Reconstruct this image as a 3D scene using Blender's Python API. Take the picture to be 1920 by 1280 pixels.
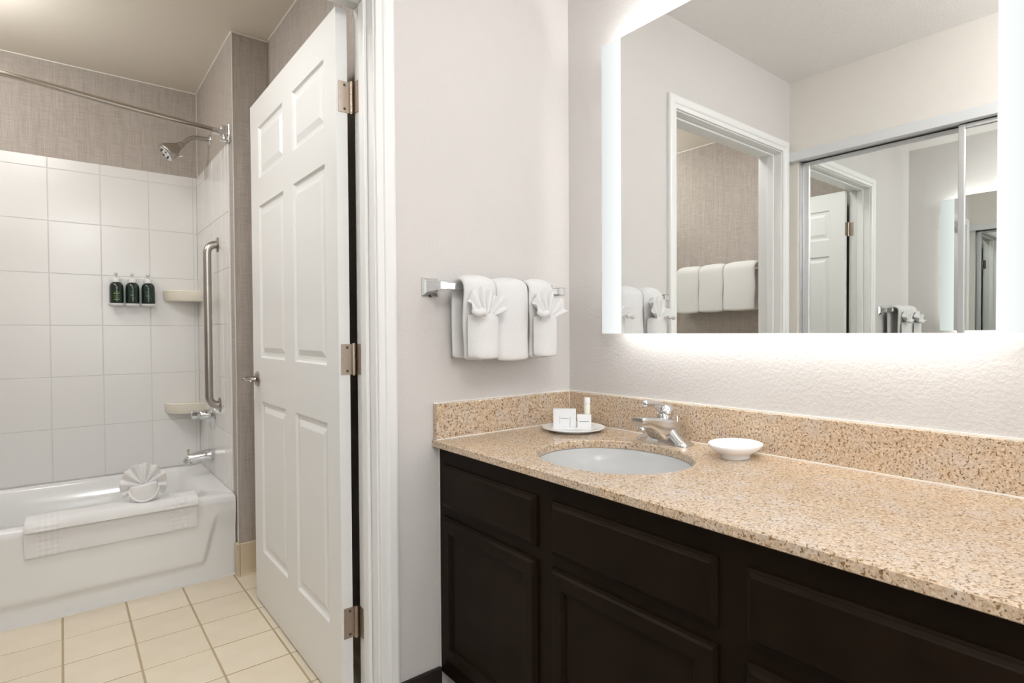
import bpy, bmesh, math, random
from mathutils import Vector, Matrix
random.seed(7)
for o in list(bpy.data.objects): bpy.data.objects.remove(o, do_unlink=True)
scene = bpy.context.scene
C = scene.collection

# ------------------------------------------------------------------ camera
cam_d = bpy.data.cameras.new('camera'); cam = bpy.data.objects.new('camera', cam_d); C.objects.link(cam)
yaw, pitch, roll, FPX = math.radians(38.5516), math.radians(-0.966), math.radians(-0.3384), 1060.46
fw = Vector((math.sin(yaw)*math.cos(pitch), math.cos(yaw)*math.cos(pitch), math.sin(pitch)))
rt = Vector((math.cos(yaw), -math.sin(yaw), 0)); up = rt.cross(fw)
r2 = rt*math.cos(roll)+up*math.sin(roll); u2 = up*math.cos(roll)-rt*math.sin(roll)
cam.matrix_world = Matrix(((r2.x, u2.x, -fw.x, -1.4192), (r2.y, u2.y, -fw.y, -1.4519), (r2.z, u2.z, -fw.z, 1.1132), (0, 0, 0, 1)))
cam_d.sensor_width = 36; cam_d.lens = FPX/1920*36; cam_d.clip_start = 0.02
scene.camera = cam
# ------------------------------------------------------------------ world, lights, exposure
w = bpy.data.worlds.new('world'); scene.world = w; w.use_nodes = True
w.node_tree.nodes['Background'].inputs[0].default_value = (1, .97, .93, 1)
w.node_tree.nodes['Background'].inputs[1].default_value = 0.3
vs = scene.view_settings
vs.view_transform = 'Standard'; vs.look = 'None'; vs.gamma = 1; vs.use_curve_mapping = False; vs.exposure = 0.04
def area(name, loc, rot, sx, sy, power, col):
    d = bpy.data.lights.new(name, 'AREA'); d.shape = 'RECTANGLE'; d.size = sx; d.size_y = sy; d.energy = power; d.color = col
    o = bpy.data.objects.new(name, d); C.objects.link(o); o.location = loc; o.rotation_euler = rot
    return o
FILL_WINDOW_POWER = 14
area('back_fill_light', (-0.95, -3.12, 1.45), (math.radians(90), 0, 0), 1.3, 1.4, FILL_WINDOW_POWER, (.96, .98, 1))  # added fill light from behind the camera, not a known source
MIRROR_STRIP, HALO_LOW, HALO_TOP, HALO_SIDE, VANITY_FILL, BATH_BAR = 1.0, 21.0, 80.0, 11.0, 3.0, 28.0
DOWNLIGHT_FILL, ROOM_FILL, BATH_FILL = 25.0, 33.0, 35.0  # strengths of unseen lamps added as fill

# ------------------------------------------------------------------ materials
def M_(name, col=(.8, .8, .8), rough=.5, metal=0.0, spec=.5, coat=0.0):
    m = bpy.data.materials.new(name); m.use_nodes = True
    b = m.node_tree.nodes['Principled BSDF']
    b.inputs['Base Color'].default_value = (*col, 1); b.inputs['Roughness'].default_value = rough
    b.inputs['Metallic'].default_value = metal; b.inputs['Specular IOR Level'].default_value = spec
    b.inputs['Coat Weight'].default_value = coat
    return m
def N(m, t, **kw):
    n = m.node_tree.nodes.new(t)
    for k, v in kw.items():
        if hasattr(n, k): setattr(n, k, v)
        else: n.inputs[k.replace('_', ' ')].default_value = v
    return n
def LK(m, a, b): m.node_tree.links.new(a, b)
def BS(m): return m.node_tree.nodes['Principled BSDF']
def coord(m, scale=(1, 1, 1)):
    t = N(m, 'ShaderNodeTexCoord'); mp = N(m, 'ShaderNodeMapping'); mp.inputs['Scale'].default_value = scale
    LK(m, t.outputs['Object'], mp.inputs[0]); return mp.outputs[0]
def bump(m, height, strength=.2, dist=.002, prev=None):
    b = N(m, 'ShaderNodeBump'); b.inputs['Strength'].default_value = strength; b.inputs['Distance'].default_value = dist
    LK(m, height, b.inputs['Height'])
    if prev: LK(m, prev, b.inputs['Normal'])
    LK(m, b.outputs[0], BS(m).inputs['Normal']); return b.outputs[0]
def noise(m, vec, scale, detail=2, rough=.5):
    n = N(m, 'ShaderNodeTexNoise'); n.inputs['Scale'].default_value = scale; n.inputs['Detail'].default_value = detail
    n.inputs['Roughness'].default_value = rough; LK(m, vec, n.inputs['Vector']); return n.outputs['Fac']
def ramp(m, fac, stops, interp='LINEAR'):
    r = N(m, 'ShaderNodeValToRGB'); r.color_ramp.interpolation = interp
    e = r.color_ramp.elements
    while len(e) < len(stops): e.new(.5)
    for el, (p, c) in zip(e, stops): el.position = p; el.color = (*c, 1)
    LK(m, fac, r.inputs[0]); return r.outputs[0]
def mixc(m, fac, a, b, mode='MIX'):
    n = N(m, 'ShaderNodeMix', data_type='RGBA', blend_type=mode)
    if isinstance(fac, (int, float)): n.inputs[0].default_value = fac
    else: LK(m, fac, n.inputs[0])
    for s, v in ((6, a), (7, b)):
        if isinstance(v, tuple): n.inputs[s].default_value = (*v, 1)
        else: LK(m, v, n.inputs[s])
    return n.outputs[2]

def painted(name, col, sc=105, st=.3):
    m = M_(name, col, .75, spec=.25); v = coord(m)
    bump(m, noise(m, v, sc, 3, .55), st, .006); return m
MT = {}
MT['wall'] = painted('painted_wall', (.625, .600, .580))
MT['cream_wall'] = painted('cream_painted_wall', (.80, .76, .705))
MT['ceiling'] = painted('textured_ceiling', (.86, .835, .815), 170, .6)
MT['bath_ceiling'] = painted('bath_ceiling', (.76, .70, .61), 150, .08)
def wallpaper():
    m = M_('linen_wallpaper', (.4, .35, .3), .8, spec=.2)
    fine_v = noise(m, coord(m, (260, 260, 9)), 1, 3, .6)
    fine_h = noise(m, coord(m, (14, 14, 300)), 1, 3, .6)
    wide = noise(m, coord(m, (50, 50, 2.2)), 1, 2)
    a = ramp(m, fine_v, [(.3, (.405, .358, .318)), (.7, (.505, .457, .415))])
    b = ramp(m, fine_h, [(.3, (.86, .85, .84)), (.7, (1.10, 1.10, 1.09))])
    c = mixc(m, 1.0, a, b, 'MULTIPLY')
    d = ramp(m, wide, [(.3, (.95, .95, .95)), (.7, (1.05, 1.05, 1.05))])
    c = mixc(m, 1.0, c, d, 'MULTIPLY')
    LK(m, c, BS(m).inputs['Base Color']); bump(m, fine_v, .25, .001); return m
MT['paper'] = wallpaper()
MT['white_paint'] = M_('white_semigloss', (.80, .80, .785), .32, spec=.45)
MT['tile'] = M_('white_glazed_tile', (.79, .78, .76), .22, spec=.5)
MT['grout'] = M_('light_grout', (.70, .69, .665), .8)
MT['caulk'] = M_('white_caulk', (.82, .79, .74), .6)
def floor_tile():
    m = M_('cream_floor_tile', (.7, .6, .45), .35)
    i = N(m, 'ShaderNodeObjectInfo')
    v = noise(m, coord(m), 9, 3)
    c = ramp(m, i.outputs['Random'], [(0, (.77, .675, .525)), (1, (.83, .735, .585))])
    c = mixc(m, .25, c, ramp(m, v, [(.3, (.70, .61, .46)), (.7, (.88, .80, .66))]))
    LK(m, c, BS(m).inputs['Base Color']); return m
MT['floor_tile'] = floor_tile()
MT['floor_grout'] = M_('tan_grout', (.46, .37, .24), .85)
MT['base_tile'] = M_('tan_cove_tile', (.66, .56, .40), .35)
MT['tub'] = M_('white_enamel', (.83, .835, .83), .12, spec=.5, coat=.3)
MT['porcelain'] = M_('white_porcelain', (.92, .925, .92), .15, spec=.5)
MT['shelf'] = M_('cream_ceramic', (.80, .75, .64), .2)
MT['chrome'] = M_('polished_chrome', (.72, .73, .74), .06, 1.0)
MT['brushed'] = M_('brushed_steel', (.42, .395, .365), .3, 1.0)
MT['nickel'] = M_('satin_nickel_hinge', (.50, .42, .35), .38, 1.0)
MT['dark_steel'] = M_('satin_nickel_lever', (.40, .36, .33), .2, 1.0)
MT['screw'] = M_('screw', (.10, .08, .06), .5, .6)
MT['alu'] = M_('satin_aluminium', (.70, .70, .71), .3, .85)
MT['fascia'] = M_('white_enamelled_metal', (.72, .735, .74), .35)
MT['mirror'] = M_('silvered_glass', (.90, .915, .905), .0, 1.0)
MT['mirror_dim'] = M_('closet_silvered_glass', (.86, .88, .86), .0, 1.0)
MT['dark'] = M_('dark_void', (.02, .018, .016), .8)
MT['plinth'] = M_('dark_vinyl_base', (.018, .012, .010), .5)
def cabinet():
    m = M_('espresso_wood', (.016, .0115, .008), .42, spec=.08)
    g = noise(m, coord(m, (40, 4, 4)), 3, 4)
    LK(m, ramp(m, g, [(.3, (.0095, .0054, .0028)), (.7, (.0140, .0082, .0045))]), BS(m).inputs['Base Color']); return m
MT['espresso'] = cabinet()
def granite():
    m = M_('tan_granite', (.6, .45, .3), .2, spec=.5, coat=.15)
    v = coord(m)
    base = ramp(m, noise(m, v, 150, 4, .7), [(.30, (.40, .285, .185)), (.47, (.565, .425, .29)), (.58, (.65, .52, .385)), (.72, (.72, .63, .53))])
    vo = N(m, 'ShaderNodeTexVoronoi'); vo.inputs['Scale'].default_value = 260; LK(m, v, vo.inputs['Vector'])
    sep = N(m, 'ShaderNodeSeparateColor'); LK(m, vo.outputs['Color'], sep.inputs[0])
    grain = ramp(m, sep.outputs[0], [(0, (.80, .79, .79)), (.5, (1, 1, 1)), (1, (1.13, 1.12, 1.12))])
    c = mixc(m, 1.0, base, grain, 'MULTIPLY')
    blot = noise(m, v, 22, 2, .5)
    c = mixc(m, ramp(m, blot, [(.45, (0, 0, 0)), (.72, (.55, .55, .55))]), c, (.60, .53, .475))
    sp = noise(m, v, 165, 2, .5)
    c = mixc(m, ramp(m, sp, [(.605, (0, 0, 0)), (.645, (.9, .9, .9))]), c, (.22, .115, .038))
    sp2 = noise(m, coord(m, (1.0, 1.03, .97)), 230, 1, .5)
    c = mixc(m, ramp(m, sp2, [(.645, (0, 0, 0)), (.685, (.85, .85, .85))]), c, (.10, .058, .030))
    LK(m, c, BS(m).inputs['Base Color']); return m
MT['granite'] = granite()
def terry(name, col, sc=520, st=.7):
    m = M_(name, col, .95, spec=.1); BS(m).inputs['Sheen Weight'].default_value = .25
    v = coord(m); bump(m, noise(m, v, sc, 2, .6), st, .004); return m
MT['terry'] = terry('white_terry', (.81, .805, .80))
MT['terry_s'] = terry('shell_white_terry', (.94, .935, .93))
MT['terry_b'] = terry('bath_white_terry', (.84, .83, .80))
def mat_terry():
    m = terry('bathmat_terry', (.95, .945, .94))
    t = N(m, 'ShaderNodeTexCoord'); mp = N(m, 'ShaderNodeMapping'); mp.inputs['Rotation'].default_value = (0, math.radians(45), 0)
    LK(m, t.outputs['Object'], mp.inputs[0])
    sr = N(m, 'ShaderNodeSeparateXYZ'); LK(m, mp.outputs[0], sr.inputs[0]); sn = []
    for ax_i in (0, 2):
        k1 = N(m, 'ShaderNodeMath', operation='MULTIPLY'); LK(m, sr.outputs[ax_i], k1.inputs[0]); k1.inputs[1].default_value = 240
        k2 = N(m, 'ShaderNodeMath', operation='SINE'); LK(m, k1.outputs[0], k2.inputs[0]); sn.append(k2)
    ck = N(m, 'ShaderNodeMath', operation='MULTIPLY'); LK(m, sn[0].outputs[0], ck.inputs[0]); LK(m, sn[1].outputs[0], ck.inputs[1])
    sx = N(m, 'ShaderNodeSeparateXYZ'); LK(m, t.outputs['Object'], sx.inputs[0])
    ab = N(m, 'ShaderNodeMath', operation='ABSOLUTE'); LK(m, sx.outputs[0], ab.inputs[0])
    sb = N(m, 'ShaderNodeMath', operation='SUBTRACT'); LK(m, ab.outputs[0], sb.inputs[0]); sb.inputs[1].default_value = .222
    a2 = N(m, 'ShaderNodeMath', operation='ABSOLUTE'); LK(m, sb.outputs[0], a2.inputs[0])
    lt = N(m, 'ShaderNodeMath', operation='LESS_THAN'); LK(m, a2.outputs[0], lt.inputs[0]); lt.inputs[1].default_value = .034
    mu = N(m, 'ShaderNodeMath', operation='MULTIPLY'); LK(m, lt.outputs[0], mu.inputs[0]); LK(m, ck.outputs[0], mu.inputs[1])
    prev = [n for n in m.node_tree.nodes if n.type == 'BUMP'][0].outputs[0]
    bump(m, mu.outputs[0], .8, .0016, prev); return m
MT['mat_terry'] = mat_terry()
MT['plastic'] = M_('white_plastic', (.78, .78, .77), .35)
MT['card'] = M_('white_card', (.82, .83, .84), .6)
MT['ivory'] = M_('ivory_plastic', (.84, .83, .74), .35)
MT['ink'] = M_('grey_ink', (.42, .43, .45), .7)
MT['bottle'] = M_('dark_green_bottle', (.008, .022, .014), .12, spec=.5, coat=.3)
MT['print_lime'] = M_('lime_print', (.17, .30, .06), .5)
MT['print_teal'] = M_('teal_print', (.07, .19, .15), .5)
MT['bounce_carpet'] = M_('beige_bounce_carpet', (.44, .39, .33), .95, spec=.1); bump(MT['bounce_carpet'], noise(MT['bounce_carpet'], coord(MT['bounce_carpet']), 420, 2), .6, .004)  # pale tone picked to bounce light upward; this floor is unseen
def emit(name, col, s):
    m = bpy.data.materials.new(name); m.use_nodes = True; nt = m.node_tree; nt.nodes.clear()
    e = nt.nodes.new('ShaderNodeEmission'); e.inputs[0].default_value = (*col, 1); e.inputs[1].default_value = s
    o = nt.nodes.new('ShaderNodeOutputMaterial'); nt.links.new(e.outputs[0], o.inputs[0]); return m
def strip_mat():
    m = emit('frosted_lit_strip', (.965, 1, .985), MIRROR_STRIP); nt = m.node_tree
    t = nt.nodes.new('ShaderNodeTexCoord'); sp = nt.nodes.new('ShaderNodeSeparateXYZ'); nt.links.new(t.outputs['Object'], sp.inputs[0])
    ab = nt.nodes.new('ShaderNodeMath'); ab.operation = 'ABSOLUTE'; nt.links.new(sp.outputs[1], ab.inputs[0])
    mr_ = nt.nodes.new('ShaderNodeMapRange'); nt.links.new(ab.outputs[0], mr_.inputs[0])
    for i, v in ((1, .4508), (2, .5306), (3, MIRROR_STRIP*1.05), (4, MIRROR_STRIP*.80)): mr_.inputs[i].default_value = v
    nt.links.new(mr_.outputs[0], [n for n in nt.nodes if n.type == 'EMISSION'][0].inputs[1]); return m
MT['strip'] = strip_mat()
MT['led'] = emit('led_tape_low', (1, 1, .99), HALO_LOW)
MT['led_top'] = emit('led_tape_top', (1, 1, .99), HALO_TOP)
MT['led_side'] = emit('led_tape_side', (1, 1, .99), HALO_SIDE)
MT['fill_v'] = emit('vanity_fill_globe', (.985, .99, 1), VANITY_FILL)
MT['fill_down'] = emit('fill_downlight_lens', (.985, .99, 1), DOWNLIGHT_FILL)
MT['fill_r'] = emit('room_fill_globe', (.985, .99, 1), ROOM_FILL)
MT['fill_c'] = emit('bath_fill_dome', (.98, .985, .985), BATH_FILL)
MT['dome_b'] = emit('lit_bath_dome', (.98, .985, .985), BATH_BAR)

# ------------------------------------------------------------------ object helpers
ORG = {}
def tag(o, label=None, cat=None, group=None, kind=None):
    if label: o['label'] = label
    if cat: o['category'] = cat
    if group: o['group'] = group
    if kind: o['kind'] = kind
    return o
def thing(name, loc, label, cat, group=None, kind=None):
    o = bpy.data.objects.new(name, None); C.objects.link(o); o.location = loc; o.empty_display_size = .05
    ORG[o.name] = Vector(loc); return tag(o, label, cat, group, kind)
def obj(name, bm, mat, parent=None, smooth=False, origin=None, label=None, angle=None):
    """bm holds world coordinates; the object gets its own origin"""
    if origin is None: origin = ORG[parent.name] if parent else Vector((0, 0, 0))
    origin = Vector(origin)
    bmesh.ops.recalc_face_normals(bm, faces=bm.faces)
    bmesh.ops.translate(bm, verts=bm.verts, vec=-origin)
    me = bpy.data.meshes.new(name); bm.to_mesh(me); bm.free()
    if mat: me.materials.append(MT[mat] if isinstance(mat, str) else mat)
    o = bpy.data.objects.new(name, me); C.objects.link(o)
    ORG[o.name] = origin
    if parent: o.parent = parent; o.location = origin-ORG[parent.name]
    else: o.location = origin
    if smooth:
        for p in me.polygons: p.use_smooth = True
        if angle is not None:
            try: me.set_sharp_from_angle(angle=math.radians(angle))
            except Exception: pass
    if label: o['label'] = label
    return o
def BM(): return bmesh.new()
def box(bm, a, b, bev=0.0, seg=2):
    a = Vector(a); b = Vector(b)
    lo = Vector(map(min, a, b)); hi = Vector(map(max, a, b))
    r = bmesh.ops.create_cube(bm, size=1.0)
    vs_ = r['verts']
    bmesh.ops.scale(bm, verts=vs_, vec=hi-lo); bmesh.ops.translate(bm, verts=vs_, vec=(lo+hi)/2)
    if bev > 0:
        es = list({e for v in vs_ for e in v.link_edges})
        bmesh.ops.bevel(bm, geom=es, offset=bev, segments=seg, profile=.5, affect='EDGES')
    return bm
def bx(a, b, bev=0.0, seg=2): return box(BM(), a, b, bev, seg)
def basis(d):
    d = Vector(d).normalized(); h = Vector((0, 0, 1)) if abs(d.z) < .95 else Vector((1, 0, 0))
    x = h.cross(d).normalized(); return x, d.cross(x), d
def lathe(bm, prof, base, axis=(0, 0, 1), n=32, sx=1.0, sy=1.0, cap=True):
    """prof: list of (radius, height along axis)"""
    x, y, d = basis(axis); base = Vector(base); rings = []
    for r, h in prof:
        rings.append([bm.verts.new(base+d*h+x*(r*sx*math.cos(2*math.pi*i/n))+y*(r*sy*math.sin(2*math.pi*i/n))) for i in range(n)])
    for a, b in zip(rings, rings[1:]):
        for i in range(n): bm.faces.new((a[i], a[(i+1) % n], b[(i+1) % n], b[i]))
    if cap:
        bm.faces.new(rings[0][::-1]); bm.faces.new(rings[-1])
    return bm
def catmull(pts, k=6):
    P = [Vector(p) for p in pts]; out = []
    for i in range(len(P)-1):
        p0 = P[max(i-1, 0)]; p1 = P[i]; p2 = P[i+1]; p3 = P[min(i+2, len(P)-1)]
        for j in range(k):
            t = j/k
            out.append(.5*((2*p1)+(p2-p0)*t+(2*p0-5*p1+4*p2-p3)*t*t+(3*p1-p0-3*p2+p3)*t**3))
    out.append(P[-1]); return out
def tube(bm, pts, r, n=14, cap=True):
    pts = [Vector(p) for p in pts]; rings = []; nx = None
    for i, p in enumerate(pts):
        d = (pts[min(i+1, len(pts)-1)]-pts[max(i-1, 0)]).normalized()
        if nx is None: nx = basis(d)[0]
        nx = (nx-d*nx.dot(d)).normalized(); ny = d.cross(nx)
        rr = r[i] if isinstance(r, (list, tuple)) else r
        rings.append([bm.verts.new(p+nx*rr*math.cos(2*math.pi*j/n)+ny*rr*math.sin(2*math.pi*j/n)) for j in range(n)])
    for a, b in zip(rings, rings[1:]):
        for j in range(n): bm.faces.new((a[j], a[(j+1) % n], b[(j+1) % n], b[j]))
    if cap: bm.faces.new(rings[0][::-1]); bm.faces.new(rings[-1])
    return bm
def loft(bm, rings, cap=True):
    R = [[bm.verts.new(Vector(p)) for p in r] for r in rings]; n = len(R[0])
    for a, b in zip(R, R[1:]):
        for j in range(n): bm.faces.new((a[j], a[(j+1) % n], b[(j+1) % n], b[j]))
    if cap: bm.faces.new(R[0][::-1]); bm.faces.new(R[-1])
    return bm
def quad(bm, *p): bm.faces.new([bm.verts.new(Vector(q)) for q in p]); return bm
def mods(o, sub=0, bev=0, sol=0):
    if sol:
        m = o.modifiers.new('solid', 'SOLIDIFY'); m.thickness = sol; m.offset = 0
    if bev:
        m = o.modifiers.new('bevel', 'BEVEL'); m.width = bev; m.segments = 2; m.limit_method = 'ANGLE'
    if sub:
        m = o.modifiers.new('subsurf', 'SUBSURF'); m.levels = sub; m.render_levels = sub
    return o

# ------------------------------------------------------------------ room constants
WT = .12                  # thickness of the wall with the doorway
XJ, XS, ZJ = -.7425, -1.666, 2.048      # hinge jamb face, strike jamb face, head jamb face
XC = -1.7563              # closet wall
ZV, ZB = 2.43, 2.48       # ceilings
YB, XE, YW, XR, XL = 2.2083, -.7956, 1.3525, -.6406, -2.42
YT = 1.3825               # tub apron face
YBK = -3.2
def structure(name, bm, mat, label, cat, **k):
    return tag(obj(name, bm, mat, **k), label, cat, kind='structure')

# ---- vanity room shell
b = BM()
box(b, (XJ+.02, 0, 0), (.12, WT, ZV+.1)); box(b, (XC-.75, 0, 0), (XS-.02, WT, ZV+.1)); box(b, (XS-.02, 0, ZJ+.02), (XJ+.02, WT, ZV+.1))
wall_front = structure('wall_front', b, 'wall', 'pale greige textured wall with towel bar and bathroom doorway', 'wall')
structure('wall_right', bx((0, YBK-.12, 0), (.12, 0, ZV+.1)), 'wall', 'pale greige textured wall behind the lit mirror and vanity', 'wall')
b = BM()
box(b, (XC-.1, YBK, 0), (XC, -1.56, ZV+.1)); box(b, (XC-.1, -1.56, 2.03), (XC, 0, ZV+.1)); box(b, (XC-.1, -.045, 0), (XC, 0, 2.03))
structure('wall_left', b, 'cream_wall', 'cream wall above the mirrored closet doors, seen in the mirror', 'wall')
b = BM()
box(b, (XC-.7, -1.6, 0), (XC-.65, 0, 2.1)); box(b, (XC-.7, -1.62, 0), (XC-.1, -1.6, 2.1)); box(b, (XC-.7, -1.6, 2.06), (XC-.1, 0, 2.1))
structure('wall_closet', b, 'wall', 'plain painted lining inside the closet behind the mirrored doors', 'wall')
b = BM()
box(b, (XC-.1, YBK-.12, 0), (-1.65, YBK, ZV+.1)); box(b, (-.25, YBK-.12, 0), (.12, YBK, ZV+.1))
box(b, (-1.65, YBK-.12, 0), (-.25, YBK, .7)); box(b, (-1.65, YBK-.12, 2.2), (-.25, YBK, ZV+.1))
structure('wall_back', b, 'wall', 'painted wall behind the camera with an added fill-light window', 'wall')
wn = thing('fill_window_1', (-.95, YBK-.06, .7), 'white framed window added behind the camera to hold a fill light', 'window', kind='structure')  # made-up opening that houses the fill area light
b = BM()
for x0, x1, z0, z1 in ((-1.65, -1.60, .7, 2.2), (-.30, -.25, .7, 2.2), (-1.65, -.25, .7, .75), (-1.65, -.25, 2.15, 2.2), (-.975, -.925, .75, 2.15)):
    box(b, (x0, YBK-.09, z0), (x1, YBK-.03, z1), .004)
obj('fill_window_frame', b, 'white_paint', wn)
for x0, x1 in ((-1.60, -.975), (-.925, -.30)): obj('pane', bx((x0, YBK-.064, .75), (x1, YBK-.058, 2.15)), 'plastic', wn)
structure('ceiling', bx((XC-.7, YBK-.12, ZV), (.12, .0, ZV+.1)), 'ceiling', 'white stippled ceiling of the vanity room', 'ceiling')
structure('floor', bx((XC-.7, YBK-.12, -.1), (.12, WT*.5, 0)), 'bounce_carpet', 'unseen vanity room floor given beige carpet to bounce light', 'floor')
structure('baseboard_front', bx((-.684, -.013, 0), (-.545, 0, .115), .003), 'plinth', 'short dark baseboard between door casing and vanity', 'baseboard')

# ---- bathroom shell
wbb = structure('wall_bath_back', bx((XL-.1, YB, 0), (XE+.3, YB+.1, ZB+.1)), 'paper', 'linen wallpaper wall with white tile behind the bathtub', 'wall')
wbe = structure('wall_bath_end', bx((XE, YW, 0), (XR+.12, YB, ZB+.1)), 'paper', 'wallpapered and tiled wall carrying shower head and grab bar', 'wall')
structure('wall_bath_right', bx((XR, WT, 0), (XR+.12, YW, ZB+.1)), 'paper', 'linen wallpaper wall behind the open bathroom door', 'wall')
structure('wall_bath_left', bx((XL-.1, WT, 0), (XL, YB, ZB+.1)), 'paper', 'linen wallpaper wall carrying the bath towels, seen in the mirror', 'wall')
b = BM(); box(b, (XL, WT, 0), (XS-.02, WT+.004, ZB)); box(b, (XJ+.02, WT, 0), (XR, WT+.004, ZB)); box(b, (XS-.02, WT, ZJ+.02), (XJ+.02, WT+.004, ZB))
structure('wall_bath_front', b, 'paper', 'wallpapered bathroom side of the doorway wall', 'wall')
structure('ceiling_bath', bx((XL-.1, WT, ZB), (XR+.12, YB+.1, ZB+.1)), 'bath_ceiling', 'beige smooth bathroom ceiling above the tub', 'ceiling')
# thin caulk bead along the bathroom ceiling
tr = thing('trim_1', (XE, YB, ZB), 'thin white caulk bead where wallpaper meets bathroom ceiling', 'trim', kind='structure')
q = .005
for a_, b_ in (((XL, YB-q, ZB-q), (XE, YB, ZB)), ((XE-q, YW-q, ZB-q), (XE, YB-q, ZB)), ((XE, YW-q, ZB-q), (XR, YW, ZB)), ((XR-q, WT+.01, ZB-q), (XR, YW-q, ZB)), ((XL, WT+.01, ZB-q), (XL+q, YB-q, ZB)),
               ((XE-.003, YB-.003, 2.003), (XE, YB, ZB-q)), ((XE-.003, YW-.003, .15), (XE, YW, ZB-q))):
    obj('caulk_bead', bx(a_, b_), 'caulk', tr)

# floor of the bathroom: grout bed with single tiles
flb = structure('floor_bath', bx((XL-.1, WT*.5, -.1), (XR+.1, YB, .0004)), 'floor_grout', 'cream square tile floor of the bathroom', 'floor')
FT, FX0, FY0 = .2064, -.8123, 1.1759
def tile_mesh(name, sx, sy, th, gap, mat, bev=.0018):
    bm = BM(); hx, hy = sx/2-gap/2, sy/2-gap/2; rings = []
    for (ax, ay, z) in ((hx, hy, 0), (hx, hy, th-bev), (hx-bev, hy-bev, th)):
        rings.append([bm.verts.new((x*ax, y*ay, z)) for x, y in ((-1, -1), (1, -1), (1, 1), (-1, 1))])
    for a, c in zip(rings, rings[1:]):
        for i in range(4): bm.faces.new((a[i], a[(i+1) % 4], c[(i+1) % 4], c[i]))
    bm.faces.new(rings[-1]); bmesh.ops.recalc_face_normals(bm, faces=bm.faces)
    me = bpy.data.meshes.new(name); bm.to_mesh(me); bm.free(); me.materials.append(MT[mat]); return me
def place(name, me, parent, loc, rot=None):
    o = bpy.data.objects.new(name, me); C.objects.link(o); o.parent = parent
    o.location = Vector(loc)-ORG[parent.name]
    if rot: o.rotation_euler = rot
    return o
TM = {}
xs = [XR]; x = FX0
while x > XL: xs.append(x); x -= FT
xs.append(XL)
ys = [YT]; y = FY0
while y > .0+WT*.5+.03: ys.append(y); y -= FT
ys.append(WT*.5)
for xa, xb in zip(xs, xs[1:]):
    for ya, yb in zip(ys, ys[1:]):
        k = ('f', round(xa-xb, 4), round(ya-yb, 4))
        if k not in TM: TM[k] = tile_mesh('floor_tile', k[1], k[2], .006, .006, 'floor_tile')
        place('tile', TM[k], flb, ((xa+xb)/2, (ya+yb)/2, -.004+random.uniform(-.0004, .0004)))
# wall tiles, back wall and end wall
ZR = [.372, .6369, .8982, 1.1595, 1.4208, 1.6821, 1.9434, 2.0]
obj('grout_bed', bx((XL, YB-.0058, .30), (XE, YB, 1.998)), 'grout', wbb)
obj('grout_bed', bx((XE-.0058, 1.432, .30), (XE, YB, 1.998)), 'grout', wbe)
cols = [XE-.006, XE-.0255]; x = XE-.0255
while x-.2136 > XL: x -= .2136; cols.append(x)
cols.append(XL)
for xa, xb in zip(cols, cols[1:]):
    for za, zb in zip(ZR, ZR[1:]):
        k = ('w', round(xa-xb, 4), round(zb-za, 4))
        if k not in TM: TM[k] = tile_mesh('wall_tile', k[1], k[2], .006, .003, 'tile', .0014)
        place('tile', TM[k], wbb, ((xa+xb)/2, YB-.0015, (za+zb)/2), (math.radians(90), 0, 0))
cols = [YB-.006, YB-.2136, YB-.4272, YB-.6408, 1.485, 1.43]
for xa, xb in zip(cols, cols[1:]):
    for za, zb in zip(ZR, ZR[1:]):
        k = ('w', round(xa-xb, 4), round(zb-za, 4))
        if k not in TM: TM[k] = tile_mesh('wall_tile', k[1], k[2], .006, .003, 'tile', .0014)
        place('tile', TM[k], wbe, (XE-.0015, (xa+xb)/2, (za+zb)/2), (math.radians(90), 0, math.radians(-90)))
# cove base tiles on the bathroom wing
bb = thing('baseboard_bath', (XE, YW, 0), 'tan cove base tiles at the foot of the wallpapered wing', 'baseboard', kind='structure')
def cove(x0, x1): # on the wing, facing -Y
    pr = [(0, .15), (-.008, .15), (-.011, .146), (-.011, .02), (-.016, .008), (-.026, 0), (0, 0)]
    return loft(BM(), [[(x, YW+a, z) for a, z in pr] for x in (x0, x1)])
obj('base_tile', cove(XE-.011, XE+.001), 'base_tile', bb); obj('base_tile', cove(XE+.003, XR), 'base_tile', bb)
obj('base_tile', bx((XE-.011, YW, 0), (XE, YT-.003, .15), .002), 'base_tile', bb)
pr = [(0, .15), (-.008, .15), (-.011, .146), (-.011, .02), (-.016, .008), (-.026, 0), (0, 0)]
for i in range(6):
    y0 = YW-.028-i*.2064; y1 = max(y0-.2044, WT+.012)
    obj('base_tile', loft(BM(), [[(XR+a, y, z) for a, z in pr] for y in (y0, y1)]), 'base_tile', bb)

# ---- door frame: casing and jambs
PRC = [(0, 0), (0, .009), (.003, .0105), (.017, .0115), (.021, .0155), (.026, .0175), (.045, .0185), (.051, .0165), (.054, .012), (.055, 0)]
cs = thing('trim_2', (XJ, 0, 0), 'white moulded casing around the bathroom doorway', 'trim', kind='structure')
ci, co, cz = XJ+.005, XS-.005, ZJ+.005
obj('casing_board', loft(BM(), [[(ci+a, -t, 0) for a, t in PRC], [(ci+a, -t, cz+a) for a, t in PRC]]), 'white_paint', cs)
obj('casing_board', loft(BM(), [[(co-a, -t, 0) for a, t in PRC], [(co-a, -t, cz+a) for a, t in PRC]]), 'white_paint', cs)
obj('casing_board', loft(BM(), [[(co-a, -t, cz+a) for a, t in PRC], [(ci+a, -t, cz+a) for a, t in PRC]]), 'white_paint', cs)
jm = thing('trim_3', (XJ, WT/2, 0), 'white door jamb with stop lining the bathroom doorway', 'trim', kind='structure')
obj('jamb', bx((XJ, 0, 0), (XJ+.02, WT+.004, ZJ+.02), .0015), 'white_paint', jm)
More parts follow.
